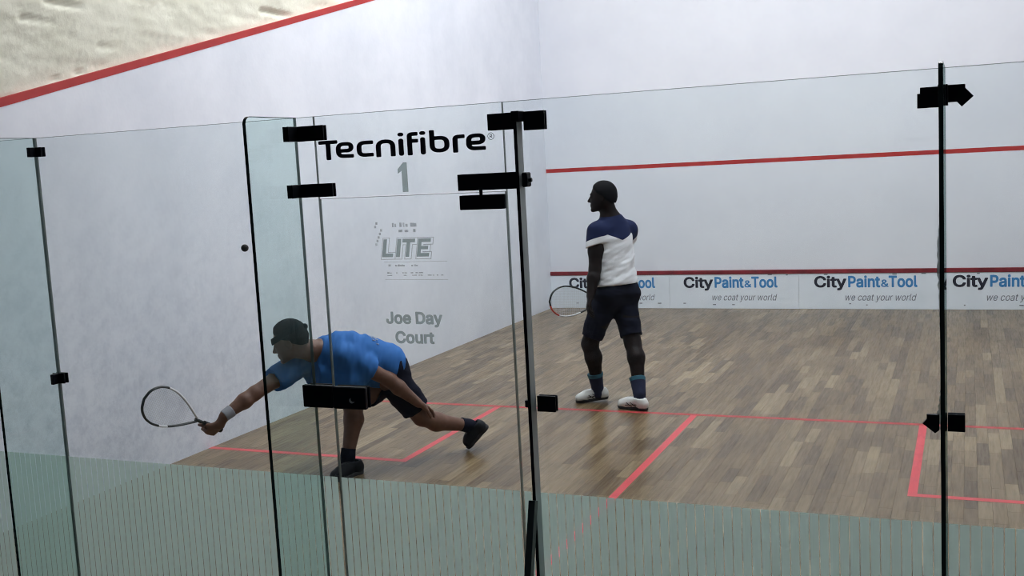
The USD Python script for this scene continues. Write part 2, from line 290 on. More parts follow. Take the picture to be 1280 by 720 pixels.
# wordmark drawn as rounded strokes
def rpath(pts, r):
    if len(pts) < 3: return LineString(pts)
    out = [pts[0]]
    for a, b, c in zip(pts[:-2], pts[1:-1], pts[2:]):
        a, b, c = map(np.array, (a, b, c)); da, dc = a-b, c-b; la, lc = np.linalg.norm(da), np.linalg.norm(dc); k = min(r, la*.49, lc*.49)
        p, q = b+da/la*k, b+dc/lc*k
        for t in np.linspace(0, 1, 7): out.append(tuple((1-t)**2*p+2*t*(1-t)*b+t*t*q))
    out.append(pts[-1]); return LineString(out)
XH, SW, SQ = .0585, .0135, .66
def glyph(ch, w):
    w *= SQ; h = SW/2; x1, y1 = w-h, XH-h
    if ch == 'T': P = [[(h*.4, XH*1.16-h), (w-h*.4, XH*1.16-h)], [(w/2, XH*1.16-h), (w/2, h*.4)]]
    if ch == 'e': P = [[(x1, h), (h, h), (h, y1), (x1, y1), (x1, XH*.46), (h, XH*.46)]]
    if ch == 'c': P = [[(x1, h), (h, h), (h, y1), (x1, y1)]]
    if ch == 'n': P = [[(h, h*.4), (h, y1), (x1, y1), (x1, h*.4)]]
    if ch == 'i': P = [[(w/2, h*.4), (w/2, XH*.93-h*.5)], [(w/2-h*.2, XH*1.24), (w/2+h*.2, XH*1.24)]]
    if ch == 'f': P = [[(h, h*.4), (h, XH*1.22), (w-h*.5, XH*1.22)], [(h, XH*.80), (w-h*.4, XH*.80)]]
    if ch == 'b': P = [[(h, XH*1.26), (h, h), (x1, h), (x1, y1), (h, y1)]]
    if ch == 'r': P = [[(h, h*.4), (h, y1), (w-h*.5, y1)]]
    rr = .017 if ch in 'ec' else .02
    return unary_union([rpath(p, rr).buffer(h, cap_style='round' if ch == 'i' else 'square', join_style='round').buffer(-.0032).buffer(.0032) for p in P]).buffer(.0014).buffer(-.0014)
def wide(poly): return affinity.scale(poly, 1/SQ, 1, origin=(0, 0))
xq = lambda z: float(np.interp(z, (100, 305, 443, 563, 637, 775, 897, 1000, 1120), (2.8588, 3.0029, 3.0977, 3.1787, 3.228, 3.3187, 3.3976, 3.4632, 3.5385)))
ZB = 1.997
for ch, a, b in (('T', 100, 200), ('e', 197, 305), ('c', 325, 428), ('n', 443, 563), ('i', 583, 615), ('f', 637, 697), ('i', 718, 750), ('b', 775, 897), ('r', 917, 985), ('e', 1000, 1120)):
    X0, X1 = xq(a), xq(b); obj('letter', stand_up(extr(wide(glyph(ch, X1-X0)), .0006), -TG/2-.0001, X0, ZB), ink_m, tp, label='black letter')
ring = Point(0, 0).buffer(.0125).difference(Point(0, 0).buffer(.0108)); rm = text('R', .0135, depth=.0006); rm.apply_translation((-rm.bounds[1][0]/2, -.0068, 0))
obj('registered_mark', stand_up(cat([extr(ring, .0006), rm]), -TG/2-.0001, 3.5600, 2.043), ink_m, tp, label='small ringed R')
one = Polygon([(.016, 0), (.039, 0), (.039, .107), (.024, .107), (.0, .083), (.0, .067), (.016, .077)])
obj('court_number', stand_up(extr(one, .0006), -TG/2-.0001, 3.182, 1.862), etch_m, tp, label='etched grey number 1')

# door
dr = thing('door_1', 'clear glass door with black lock case and etched lettering', 'door', kind='structure')
pane(dr, DL+.004, DR-.004, .012, DT)
stripes(dr, DL+.008, DR-.008)
lock = obj('lock_case', cbox(2.848, 2.992, -.030, -.0065, 1.047, 1.133, .004), black_m, dr, label='black lock case')
obj('lock_case', cbox(2.848, 2.992, .0065, .016, 1.047, 1.133, .004), black_m, dr, label='black lock case')
cres = Point(0, 0).buffer(.011).difference(Point(.005, .005).buffer(.0105))
obj('thumb_turn', stand_up(extr(cres, .004), -.0302, 2.935, 1.083), bright_m, lock, label='bright crescent thumb turn')
obj('hinge_plate', cbox(3.428, 3.602, -.015, -.0065, 1.789, 1.840, .002), black_m, dr, label='black hinge plate'); obj('hinge_plate', cbox(3.428, 3.602, .0065, .012, 1.789, 1.840, .002), black_m, dr)
obj('pivot', trimesh.creation.cylinder(.006, .03, sections=16).apply_translation((3.513, -.012, 1.853)), black_m, dr)
lb = .0135
lp = unary_union([sbox(0, 0, lb, .066), sbox(0, 0, .042, .013), sbox(.054, 0, .054+lb*1.1, .066), sbox(.091, 0, .091+lb, .066), sbox(.074, .053, .122, .066), sbox(.134, 0, .134+lb, .066), sbox(.134, 0, .180, .013), sbox(.134, .0265, .174, .039), sbox(.134, .053, .182, .066)])
lp = affinity.affine_transform(lp, [1.08, .17, 0, 1, 0, 0])
obj('lettering', stand_up(extr(lp, .0006), -TG/2-.0001, 3.093, 1.625), etch_m, dr, label='etched grey slanted lettering'); lo = affinity.translate(lp.buffer(.0075, join_style='mitre').difference(lp.buffer(.005, join_style='mitre')), .003, -.002).difference(lp.buffer(.001))
obj('lettering_outline', stand_up(extr(lo, .0004), -TG/2-.0001, 3.093, 1.625), faint_m, dr, label='faint etched outline')
# worn, unreadable remains of small print round the logo
marks = []
for z, n, h, x0, x1 in ((1.735, 9, .016, 3.135, 3.24), (1.716, 8, .011, 3.15, 3.235), (1.590, 10, .008, 3.112, 3.235), (1.564, 14, .005, 3.095, 3.33), (1.555, 16, .004, 3.095, 3.34)):
    xs = np.sort(rng.uniform(x0, x1, n))
    for x in xs: marks.append(box(x, x+rng.uniform(.004, .010), -TG/2-.0005, -TG/2-.0001, z, z+h*rng.uniform(.6, 1)))
marks += [box(3.10, 3.36, -TG/2-.0005, -TG/2-.0001, 1.606, 1.6075), box(3.10, 3.36, -TG/2-.0005, -TG/2-.0001, 1.540, 1.5415)]
for k in range(7): marks.append(box(3.068+.006*k % .03, 3.076+.006*k % .03, -TG/2-.0005, -TG/2-.0001, 1.668+.013*k, 1.677+.013*k))
obj('worn_print', cat(marks), faint_m, dr, label='worn faint print')
obj('lettering', stand_up(text('Joe Day', .041, .235, True, fat=.03), -TG/2-.0001, 3.092, 1.378), etch_m, dr, label='etched grey lettering')
obj('lettering', stand_up(text('Court', .041, .162, True, fat=.03), -TG/2-.0001, 3.127, 1.305), etch_m, dr, label='etched grey lettering')

# fins standing out into the corridor
FD = .322
def fin(x, lab, rc=.03):
    t = thing('glass_fin', lab, 'glass fin', (x, 0, 0))
    pts = [(-.008, .003), (-.008, HG)]+[(-FD+rc-rc*math.sin(a), HG-rc+rc*math.cos(a)) for a in np.linspace(0, math.pi/2, 9)]+[(-FD, .003)]
    poly = Polygon(pts); inner = poly.buffer(-.0022, join_style='mitre')
    obj('pane', yz_prism(inner, -.006, .006), fin_m, t)
    rim = poly.difference(inner.buffer(.0002)); back = sbox(-.0105, -1, 1, HG-.003)
    obj('polished_edge', yz_prism(rim.difference(back), -.006, .006), edge_m, t, label='dark green polished edge')
    obj('back_edge', yz_prism(rim.intersection(back), -.006, .006), seam_m, t)
    return t
fin(.10, 'glass fin at the left wall outside the picture')
fin(1.44, 'leftmost glass fin in view, cut by the left edge of the picture')
fin(2.757, 'glass fin with rounded top corner left of the door')
f4 = fin(5.026, 'glass fin seen edge on right of the standing player')
# ragged sealant along the last fin
for z0, z1 in ((1.02, 1.22), (1.30, 1.83)):
    zs = np.linspace(z0, z1, 36); out = [(-.0062, z0)]+[(-.0085-.015*math.sin((z-z0)/(z1-z0)*math.pi)*(.45+.55*random.random()), z) for z in zs]+[(-.0062, z1)]
    rag = [stand_up(extr(Polygon(out), .003), -.0055)]
    obj('sealant', cat(rag), sil_m, f4, label='ragged pale sealant')

# metal post by the door, with its brace
post = thing('door_post', 'slim dark metal post right of the door with a slanting brace at its foot', 'post')
obj('bar', cbox(3.671, 3.681, -.060, -.0085, .0008, 2.085, .002), steel_m, post)
obj('front_edge', box(3.6705, 3.6815, -.063, -.060, .0008, 2.085), black_m, post)
def beam(p, q, wx, wy):
    p, q = np.array(p, float), np.array(q, float); z = q-p; ln = np.linalg.norm(z); z /= ln; x = np.array([1., 0, 0]); y = np.cross(z, x); y /= np.linalg.norm(y)
    m = trimesh.creation.box((wx, wy, ln)); T4 = np.eye(4); T4[:3, 0], T4[:3, 1], T4[:3, 2], T4[:3, 3] = x, y, z, (p+q)/2; m.apply_transform(T4); return m
obj('brace', beam((3.676, -.072, .76), (3.676, -.30, .012), .024, .03), plain('brace_paint', (.02, .035, .04), .4), post, label='dark slanting brace')
obj('foot_plate', cbox(3.64, 3.71, -.36, -.02, .0005, .012, .002), black_m, post)

# black patch clamps
clabel = {}
def clamp(lab, plates, x0, x1, zc, extra=(), group=None):
    t = thing('patch_clamp', lab, 'clamp', group=group)
    for k, p in enumerate(plates): obj('plate', p, black_m, t)
    for p in extra: obj('bolt', p, black_m, t)
    return t
def bolt(x, y, z): return trimesh.creation.cylinder(.008, .006, sections=12).apply_transform(trimesh.transformations.rotation_matrix(math.pi/2, (1, 0, 0))).apply_translation((x, y, z))
Y0, Y1 = -.015, -.0065
def both(x0, x1, z0, z1): return [cbox(x0, x1, Y0, Y1, z0, z1, .0015), cbox(x0, x1, .0065, .012, z0, z1, .0015)]
clamp('upper small black clamp on the leftmost fin', both(1.412, 1.478, 2.078, 2.118)+[cbox(1.431, 1.449, -.045, Y0, 2.078, 2.118, .001)], 0, 0, 0, [bolt(1.426, -.017, 2.098)])
clamp('lower small black clamp on the leftmost fin', both(1.412, 1.478, 1.098, 1.142)+[cbox(1.431, 1.449, -.045, Y0, 1.098, 1.142, .001)], 0, 0, 0, [bolt(1.426, -.017, 1.12)])
Lc = .075
clamp('black clamp at the top of the fin left of the door', both(2.750, 2.882, 2.068, 2.124)+[cbox(2.745, 2.7504, -Lc, Y0, 2.068, 2.124, .001), cbox(2.7636, 2.769, -Lc, Y0, 2.068, 2.124, .001)], 0, 0, 0)
clamp('black clamp at the upper left corner of the door', both(2.750, 2.905, 1.857, 1.907)+[cbox(2.745, 2.7504, -Lc, Y0, 1.857, 1.907, .001), cbox(2.7636, 2.769, -Lc, Y0, 1.857, 1.907, .001)], 0, 0, 0)
clamp('black strike block beside the lock of the door', [cbox(2.712, 2.845, -.029, -.0065, 1.048, 1.135, .003), cbox(2.722, 2.834, .0065, .016, 1.050, 1.135, .003)], 0, 0, 0)
clamp('wide black clamp at the top of the door post', both(3.553, 3.664, 2.062, 2.119)+both(3.688, 3.765, 2.055, 2.119)+[cbox(3.662, 3.690, -.062, -.0065, 2.0855, 2.121, .002)], 0, 0, 0)
clamp('long black pivot arm over the upper right corner of the door', both(3.425, 3.667, 1.857, 1.915)+[cbox(3.685, 3.705, -.05, -.0085, 1.862, 1.912, .004)], 0, 0, 0, [trimesh.creation.cylinder(.007, .012, sections=12).apply_transform(trimesh.transformations.rotation_matrix(math.pi/2, (0, 1, 0))).apply_translation((3.709, -.03, 1.885))])
clamp('small black clamp low on the door post', both(3.686, 3.755, 1.068, 1.125)+[cbox(3.645, 3.667, -.03, -.01, 1.085, 1.11, .002)], 0, 0, 0)
def diamond(x, z, s, ang):
    p = affinity.rotate(sbox(-s/2, -s/2, s/2, s/2), ang); return stand_up(extr(p, .004), Y0, x, z)
clamp('black clamp at the top of the right fin', both(4.962, 5.019, 2.058, 2.104)+[cbox(4.954, 5.018, Y0-.004, Y0, 2.043, 2.086, .001)]+both(5.033, 5.086, 2.056, 2.106)+[diamond(5.078, 2.071, .043, 42), cbox(5.0125, 5.0195, -.08, Y0-.005, 2.046, 2.106, .001), cbox(5.0325, 5.0395, -.08, Y0-.005, 2.046, 2.106, .001)], 0, 0, 0)
clamp('black clamp low on the right fin', [stand_up(extr(Polygon([(-.012, .045), (.024, .045), (.024, -.003), (.012, -.013), (-.024, .016), (-.012, .03)]), .013), -.0065, 4.985, 1.070)]+both(5.033, 5.082, 1.063, 1.117), 0, 0, 0, [])

# ------------------------------------------------------------------ soft bodies: signed distances blended, meshed by surface nets
def surface_nets(D, lo, h):
    s = D < 0; c = [s[i:s.shape[0]-1+i, j:s.shape[1]-1+j, k:s.shape[2]-1+k] for i in (0, 1) for j in (0, 1) for k in (0, 1)]
    anyc = np.logical_or.reduce(c); allc = np.logical_and.reduce(c); act = np.argwhere(anyc & ~allc)
    ids = np.full(anyc.shape, -1, np.int32); ids[tuple(act.T)] = np.arange(len(act))
    cor = np.array([(i, j, k) for i in (0, 1) for j in (0, 1) for k in (0, 1)])
    val = np.stack([D[tuple((act+o).T)] for o in cor], 1)
    acc = np.zeros((len(act), 3)); cnt = np.zeros(len(act))
    for a in range(8):
        for b in range(a+1, 8):
            if np.abs(cor[a]-cor[b]).sum() != 1: continue
            m = (val[:, a] < 0) != (val[:, b] < 0); t = val[m, a]/(val[m, a]-val[m, b])
            acc[m] += cor[a]+t[:, None]*(cor[b]-cor[a]); cnt[m] += 1
    V = (act+acc/cnt[:, None])*h+lo; Q = []
    for ax in range(3):
        e = [0, 0, 0]; e[ax] = 1; u, v = [(1, 2), (2, 0), (0, 1)][ax]
        A = s[:-1, :-1, :-1]; B = s[e[0]:s.shape[0]-1+e[0], e[1]:s.shape[1]-1+e[1], e[2]:s.shape[2]-1+e[2]]
        x = np.argwhere(A != B); x = x[(x[:, u] > 0) & (x[:, v] > 0)]
        du = np.zeros(3, int); dv = du.copy(); du[u] = 1; dv[v] = 1
        q = np.stack([ids[tuple((x-du-dv).T)], ids[tuple((x-dv).T)], ids[tuple(x.T)], ids[tuple((x-du).T)]], 1)
        ins = A[tuple(x.T)]; q[~ins] = q[~ins][:, ::-1]; Q.append(q)
    return V, np.vstack(Q)
def mesh_sdf(fn, lo, hi, h, smooth_it=2):
    lo, hi = np.array(lo, float), np.array(hi, float); B = 8
    nb = np.ceil((hi-lo)/(h*B)).astype(int)
    cc = np.stack(np.meshgrid(*[lo[k]+(np.arange(nb[k])+.5)*h*B for k in range(3)], indexing='ij'), -1).reshape(-1, 3)
    dc = fn(cc).reshape(nb); act = np.argwhere(np.abs(dc) < h*B*1.05+.012)
    D = np.repeat(np.repeat(np.repeat(np.where(dc < 0, -1., 1.).astype(np.float32), B, 0), B, 1), B, 2)
    off = np.stack(np.meshgrid(*[np.arange(B)]*3, indexing='ij'), -1).reshape(-1, 3)
    for ch in np.array_split(act, max(1, len(act)//600)):
        g = (ch[:, None, :]*B+off[None]).reshape(-1, 3); D[tuple(g.T)] = fn(lo+g*h)
    D[0], D[-1], D[:, 0], D[:, -1], D[:, :, 0], D[:, :, -1] = 1, 1, 1, 1, 1, 1
    V, Q = surface_nets(D, lo, h); F = np.vstack([Q[:, [0, 1, 2]], Q[:, [0, 2, 3]]])
    e = np.unique(np.sort(np.vstack([F[:, [0, 1]], F[:, [1, 2]], F[:, [2, 0]]]), 1), axis=0); n_ = np.bincount(e.ravel(), minlength=len(V))[:, None].astype(float)
    for it in range(smooth_it):
        for lam in (.5, -.52):
            a_ = np.stack([np.bincount(e[:, 0], V[e[:, 1], k], len(V))+np.bincount(e[:, 1], V[e[:, 0], k], len(V)) for k in range(3)], 1); V = V+lam*(a_/n_-V)
    return trimesh.Trimesh(V, F, process=False)
V3 = lambda *a: np.array(a, float)
def unit(v): v = np.asarray(v, float); return v/np.linalg.norm(v)
def smin(a, b, k):
    if k <= 0: return np.minimum(a, b)
    h = np.clip(.5+.5*(b-a)/k, 0, 1); return b+(a-b)*h-k*h*(1-h)
def cone(a, b, ra, rb, k=.02):
    a, b = np.array(a, float), np.array(b, float); ab = b-a; l2 = ab@ab
    def f(p):
        t = np.clip(((p-a)@ab)/l2, 0, 1); return np.linalg.norm(p-a-t[:, None]*ab, axis=1)-(ra+(rb-ra)*t)
    return f, k, 1
def ell(c, R, rad, k=.02, s=1):
    """R: rows are the axes"""
    c, R, rad = np.array(c, float), np.array(R, float), np.array(rad, float)
    def f(p):
        q = (p-c)@R.T; k0 = np.linalg.norm(q/rad, axis=1); k1 = np.linalg.norm(q/rad**2, axis=1)+1e-9; return k0*(k0-1)/k1
    return f, k, s
def trunk(p0, p1, pm, l0, l1, table, k=.03, ends=(0., 1.)):
    """stack of oval sections along a bent spine p0 -> pm -> p1; table rows: t, half width, half depth, forward shift"""
    p0, p1, pm = map(np.array, (p0, p1, pm)); T = np.array(table); ax = unit(p1-p0); L = np.linalg.norm(p1-p0)
    def f(p):
        t = ((p-p0)@ax)/L; tc = np.clip(t, ends[0], ends[1]); b = 4*tc*(1-tc)
        c = p0+tc[:, None]*(p1-p0)+b[:, None]*(pm-(p0+p1)/2)
        l = (1-np.clip(tc, 0, 1))[:, None]*l0+np.clip(tc, 0, 1)[:, None]*l1; l = l-(l@ax)[:, None]*ax; l /= np.linalg.norm(l, axis=1)[:, None]; fr = np.cross(ax, l)*-1
        a, d, sh = (np.interp(tc, T[:, 0], T[:, i]) for i in (1, 2, 3))
        q = p-c; x = (q*l).sum(1); y = (q*fr).sum(1)-sh; z = (t-tc)*L
        e = np.sqrt((x/a)**2+(y/d)**2); de = (e-1)*np.minimum(a, d)*np.where(e > 1, np.clip(1+.5*(np.maximum(a, d)/np.minimum(a, d)-1), 1, 1.4), 1)
        return np.where(np.abs(z) > 0, np.sqrt(np.maximum(de, 0)**2+z**2)+np.minimum(np.maximum(de, -.02), 0)*0, de)
    return f, k, 1
def fold(prims):
    def f(p):
        d = None
        for g, k, s in prims:
            e = g(p)
            if s < 0: d = -smin(-d, e, k)
            else: d = e if d is None else smin(d, e, k)
        return d
    return f
def hand(w, d, n, s, curl=(25, 30, 20), spread=8, thumb=35, size=1., thumb_curl=15):
    """prims of a hand: wrist w, d towards the fingers, n out of the palm, s towards the thumb"""
    w = np.array(w, float); d = unit(d); n = unit(n-(n@d)*d); s = unit(s-(s@d)*d-(s@n)*n); P = []; z = size
    rot = lambda v, ax, a: v*math.cos(a)+np.cross(ax, v)*math.sin(a)+ax*(ax@v)*(1-math.cos(a))
    ax = np.cross(d, n)
    for k, (o, r0_, L) in enumerate(((.028, .011, (.040, .026, .021)), (.0095, .0115, (.044, .029, .022)), (-.0095, .011, (.041, .027, .021)), (-.027, .0098, (.032, .021, .018)))):
        kn = w+d*(.088-.004*abs(k-1))*z+s*o*z
        P.append(cone(w+s*o*.6*z, kn, .0165*z, .0135*z, .012))
        a = math.radians(spread)*(1.2-k*.8); dv = unit(d*math.cos(a)+s*math.sin(a)); q = kn; rr = r0_
        for j in range(3):
            dv = rot(dv, ax, math.radians(curl[j])); q2 = q+dv*L[j]*z; P.append(cone(q, q2, rr*z, rr*.9*z, .003 if j else .004)); q = q2; rr *= .92
    b = w+d*.022*z+s*.024*z; a = math.radians(thumb); dv = unit(d*math.cos(a)+s*math.sin(a)+n*.35); q = b+dv*.042*z
    P.append(cone(b, q, .0175*z, .0125*z, .012))
    for j, L in enumerate((.034, .027)):
        dv = unit(dv+math.radians(thumb_curl)*(d*.6+n*.8-s*.5)); q2 = q+dv*L*z; P.append(cone(q, q2, .0118*z, .0098*z, .004)); q = q2
    return P
def head(c, f, u, z=1.):
    """prims of a head centred at c looking along f"""
    f = unit(f); u = unit(u-(u@f)*f); l = np.cross(u, f); R = np.array([l, f, u]); P = []
    at = lambda a, b, e: c+z*(a*l+b*f+e*u); e = lambda a, b, g, rad, k=.015, s=1: P.append(ell(at(a, b, g), R, np.array(rad)*z, k, s))
    e(0, -.012, .030, (.076, .096, .088), .02); e(0, .012, -.018, (.066, .078, .082), .03); e(0, .052, -.045, (.046, .040, .058), .03)
    P.append(cone(at(.045, .0, -.055), at(.016, .076, -.098), .022*z, .017*z, .025)); P.append(cone(at(-.045, .0, -.055), at(-.016, .076, -.098), .022*z, .017*z, .025))
    P.append(cone(at(-.035, .083, .022), at(.035, .083, .022), .011*z, .011*z, .012))
    for sx in (-1, 1): e(sx*.032, .094, .002, (.017, .013, .011), .008, -1)
    for sx in (-1, 1): e(sx*.032, .079, .002, (.0125, .0125, .0125), .003)
    P.append(cone(at(0, .092, .008), at(0, .113, -.030), .0075*z, .011*z, .010))
    for sx in (-1, 1): e(sx*.011, .102, -.034, (.009, .010, .008), .006)
    P.append(cone(at(-.018, .093, -.059), at(.018, .093, -.059), .0075*z, .0075*z, .005)); P.append(cone(at(-.015, .092, -.0735), at(.015, .092, -.0735), .0080*z, .0080*z, .004))
    e(0, .088, -.101, (.018, .013, .014), .012)
    for sx in (-1, 1):
        e(sx*.076, -.008, -.008, (.010, .019, .032), .006); e(sx*.083, -.005, -.006, (.006, .011, .020), .004, -1)
    return P, at, R
def hair_fn(c, f, u, z, line, thick=.009):
    """close-cropped hair: the skull grown by a little and cut along a hairline"""
    f = unit(f); u = unit(u-(u@f)*f); l = np.cross(u, f); R = np.array([l, f, u]); P, at, _ = head(c, f, u, z)
    sk = fold([ell(at(0, -.012, .030), R, np.array((.076, .096, .088))*z, .02), ell(at(0, .012, -.018), R, np.array((.066, .078, .082))*z, .03), cone(at(0, -.045, -.02), at(0, -.05, -.075), .058*z, .05*z, .03)])
    def fn(p):
        q = (p-c)/z; b, g = q@f, q@u; e = line(b, g, np.abs(q@l))*z
        return np.maximum(sk(p)-np.clip(.0025-e*.35, .001, thick)-.001*(meshkit.noise(p*90, 3)-.5)*2, e)
    return fn
def hairline(b, g, l): return (np.interp(b, (-.10, -.07, -.03, .0, .03, .055, .08, .11), (-.055, -.050, -.02, .012, .030, .062, .078, .083))-g)*.8
def capped(prim, a, n):
    f_, k_, s_ = prim; a = np.array(a, float); n = unit(n); return (lambda p: np.maximum(f_(p), 4*((p-a)@n))), k_, s_
def wrinkle(p, seed, ax, amp):
    """folds of cloth running mostly across ax"""
    t = np.array(ax, float); q = p*7+(p@t)[:, None]*t*14
    return amp*(meshkit.noise(q, seed)-.5)*2+amp*.35*(meshkit.noise(q*2.3+5, seed+1)-.5)*2
def cut(a, n):
    a = np.array(a, float); n = unit(n); return lambda p: (p-a)@n
def split_faces(m, mask):
    out = []; F = m.faces; a = np.zeros(len(m.vertices), bool); b = a.copy(); a[F[mask]] = 1; b[F[~mask]] = 1; bd = a & b; V = np.array(m.vertices)
    e = np.unique(np.sort(np.vstack([F[:, [0, 1]], F[:, [1, 2]], F[:, [2, 0]]]), 1), axis=0); e = e[bd[e].all(1)]
    for it in range(12):
        n_ = np.bincount(e.ravel(), minlength=len(V))[:, None].astype(float); s_ = np.stack([np.bincount(e[:, 0], V[e[:, 1], k], len(V))+np.bincount(e[:, 1], V[e[:, 0], k], len(V)) for k in range(3)], 1); ok = bd & (n_[:, 0] >= 2)
        V[ok] += .4*(s_[ok]/n_[ok]-V[ok])
    m = trimesh.Trimesh(V, F, process=False)
    for k in (mask, ~mask):
        s = trimesh.Trimesh(m.vertices, m.faces[k], process=False); s.remove_unreferenced_vertices(); out.append(s)
    return out

skin_dark = mottled('dark_skin', (.007, .0045, .005), (.014, .0085, .008), 22., .55, spec=.12)
skin_fair = mottled('fair_skin', (.12, .058, .040), (.17, .088, .062), 14., .5, spec=.35)
hair_m = plain('black_hair', (.004, .004, .006), .8, spec=.1, bump=(220., .5, .004)); hair2_m = plain('dark_hair', (.007, .008, .011), .8, spec=.1, bump=(180., .5, .004))
navy_m = plain('navy_cloth', (.008, .014, .055), .8, spec=.15, bump=(300., .15, .001)); white_cloth = plain('white_cloth', (.70, .72, .76), .8, spec=.15, bump=(300., .15, .001))
blue_cloth = plain('blue_cloth', (.03, .13, .39), .75, spec=.15, bump=(300., .15, .001)); dark_shorts = plain('dark_shorts', (.003, .004, .014), .8, spec=.15)
navy_sock = plain('navy_sock', (.006, .011, .042), .85, bump=(200., .3, .002)); teal_m = plain('teal_band', (.02, .10, .15), .8)
white_shoe = plain('white_shoe', (.66, .67, .66), .5); black_shoe = plain('black_shoe', (.004, .005, .009), .6, spec=.2); dark_sole = plain('dark_sole', (.008, .008, .011), .6); wrist_m = plain('grey_wristband', (.28, .29, .33), .85)
print_white = plain('shirt_print', (.62, .68, .78), .7)

def shoe(parent, heel, toe, upv, mu, ms, L=None, w=.048, label=None, opening=None, hh=.088, stripe=None):
    """trainer: upper + sole built along heel -> toe (points on the tread), upv = up out of the shoe"""
    heel, toe = np.array(heel, float), np.array(toe, float); L = np.linalg.norm(toe-heel); f = (toe-heel)/L; u = unit(upv-(upv@f)*f); s = np.cross(u, f); R = np.array([f, s, u])
    at = lambda a, b, c: heel+f*a*L+s*b+u*c
    fn0 = fold([ell(at(.80, 0, .036), R, (.20*L, w*.95, .040), .02), ell(at(.55, 0, .045), R, (.24*L, w*.84, .050), .03), ell(at(.16, 0, .045), R, (.155*L, w*.78, .052), .02),
                cone(at(.22, 0, .05), at(.24, 0, hh-.012), .040, .037, .03), cone(at(.68, 0, .05), at(.34, 0, .078), .030, .034, .03)])
    hole = fold([cone(at(.25, 0, .078), at(.245, 0, .2), .026, .040, .01)])
    fn = lambda p: np.maximum(np.maximum(fn0(p), .018-(p-heel)@u), np.maximum(-hole(p), (p-heel)@u-(hh+.004)))
    c = (heel+toe)/2+u*.05; m = mesh_sdf(fn, c-.22, c+.22, .0042, 2)
    up_ = obj('shoe', m, mu, parent, smooth=True, label=label)
    out = unary_union([Point(.165*L, 0).buffer(w*.80), Point(.79*L, -.0).buffer(w*.98), LineString([(.165*L, 0), (.5*L, 0)]).buffer(w*.72), LineString([(.5*L, 0), (.8*L, 0)]).buffer(w*.86), affinity.scale(Point(.83*L, 0).buffer(1, 24), .17*L, w*.8)]).buffer(.01).buffer(-.01)
    layers = []
    for z, g in ((0, -.004), (.005, 0), (.019, .001), (.024, -.003)): layers.append((z, np.array(out.buffer(g).exterior.coords)[:-1]))
    n = 64; rings = []
    for z, cs in layers:
        ls = LineString(np.vstack([cs, cs[:1]])); a = np.array([ls.interpolate(t, normalized=True).coords[0] for t in np.linspace(0, 1, n, endpoint=False)]); k = np.argmin(np.abs(np.arctan2(a[:, 1], a[:, 0]-.5*L))); a = np.roll(a, -k, 0)
        if Polygon(a).exterior.is_ccw is False: a = a[::-1]
        rings.append(np.c_[a, np.full(n, z)])
    v = np.vstack(rings+[[[.5*L, 0, 0]], [[.5*L, 0, .024]]]); F = []
    for q in range(3):
        for i in range(n): j = (i+1) % n; F += [(q*n+i, q*n+j, q*n+n+j), (q*n+i, q*n+n+j, q*n+n+i)]
    for i in range(n): j = (i+1) % n; F += [(4*n, j, i), (4*n+1, 3*n+i, 3*n+j)]
    v = heel+v[:, :1]*f+v[:, 1:2]*s+v[:, 2:]*u
    obj('sole', (v, np.array(F)), ms, up_, smooth=35)
    if stripe is not None:
        for sd in (-1, 1):
            ps = []
            for pts in ([(.34, .026), (.50, .062)], [(.46, .024), (.62, .056)], [(.30, .045), (.66, .036)]):
                P_ = []
                for a, hgt in [(pts[0][0]+(pts[1][0]-pts[0][0])*t, pts[0][1]+(pts[1][1]-pts[0][1])*t) for t in np.linspace(0, 1, 6)]:
                    b = .02*sd
                    for it in range(30):
                        if fn(at(a, b, hgt)[None])[0] > -.0005: break
                        b += .002*sd
                    P_.append(at(a, b, hgt))
                for p_, q_ in zip(P_[:-1], P_[1:]): ps.append(trimesh.creation.cylinder(.0032, segment=(p_, q_), sections=6))
            obj('side_stripe', cat(ps), stripe, up_, label='dark side stripes')
    else:
        ps = []
        for a in (.40, .47, .54, .61):
            row = []
            for b in np.linspace(-.022, .022, 5):
                hgt = .05
                for it in range(40):
                    if fn(at(a, b, hgt)[None])[0] > -.0003: break
                    hgt += .002
                row.append(at(a, b, hgt))
            for p_, q_ in zip(row[:-1], row[1:]): ps.append(trimesh.creation.cylinder(.0028, segment=(p_, q_), sections=6))
        obj('laces', cat(ps), ms, up_)
    return at
def bounds(pts, pad): a = np.array(pts); return a.min(0)-pad, a.max(0)+pad

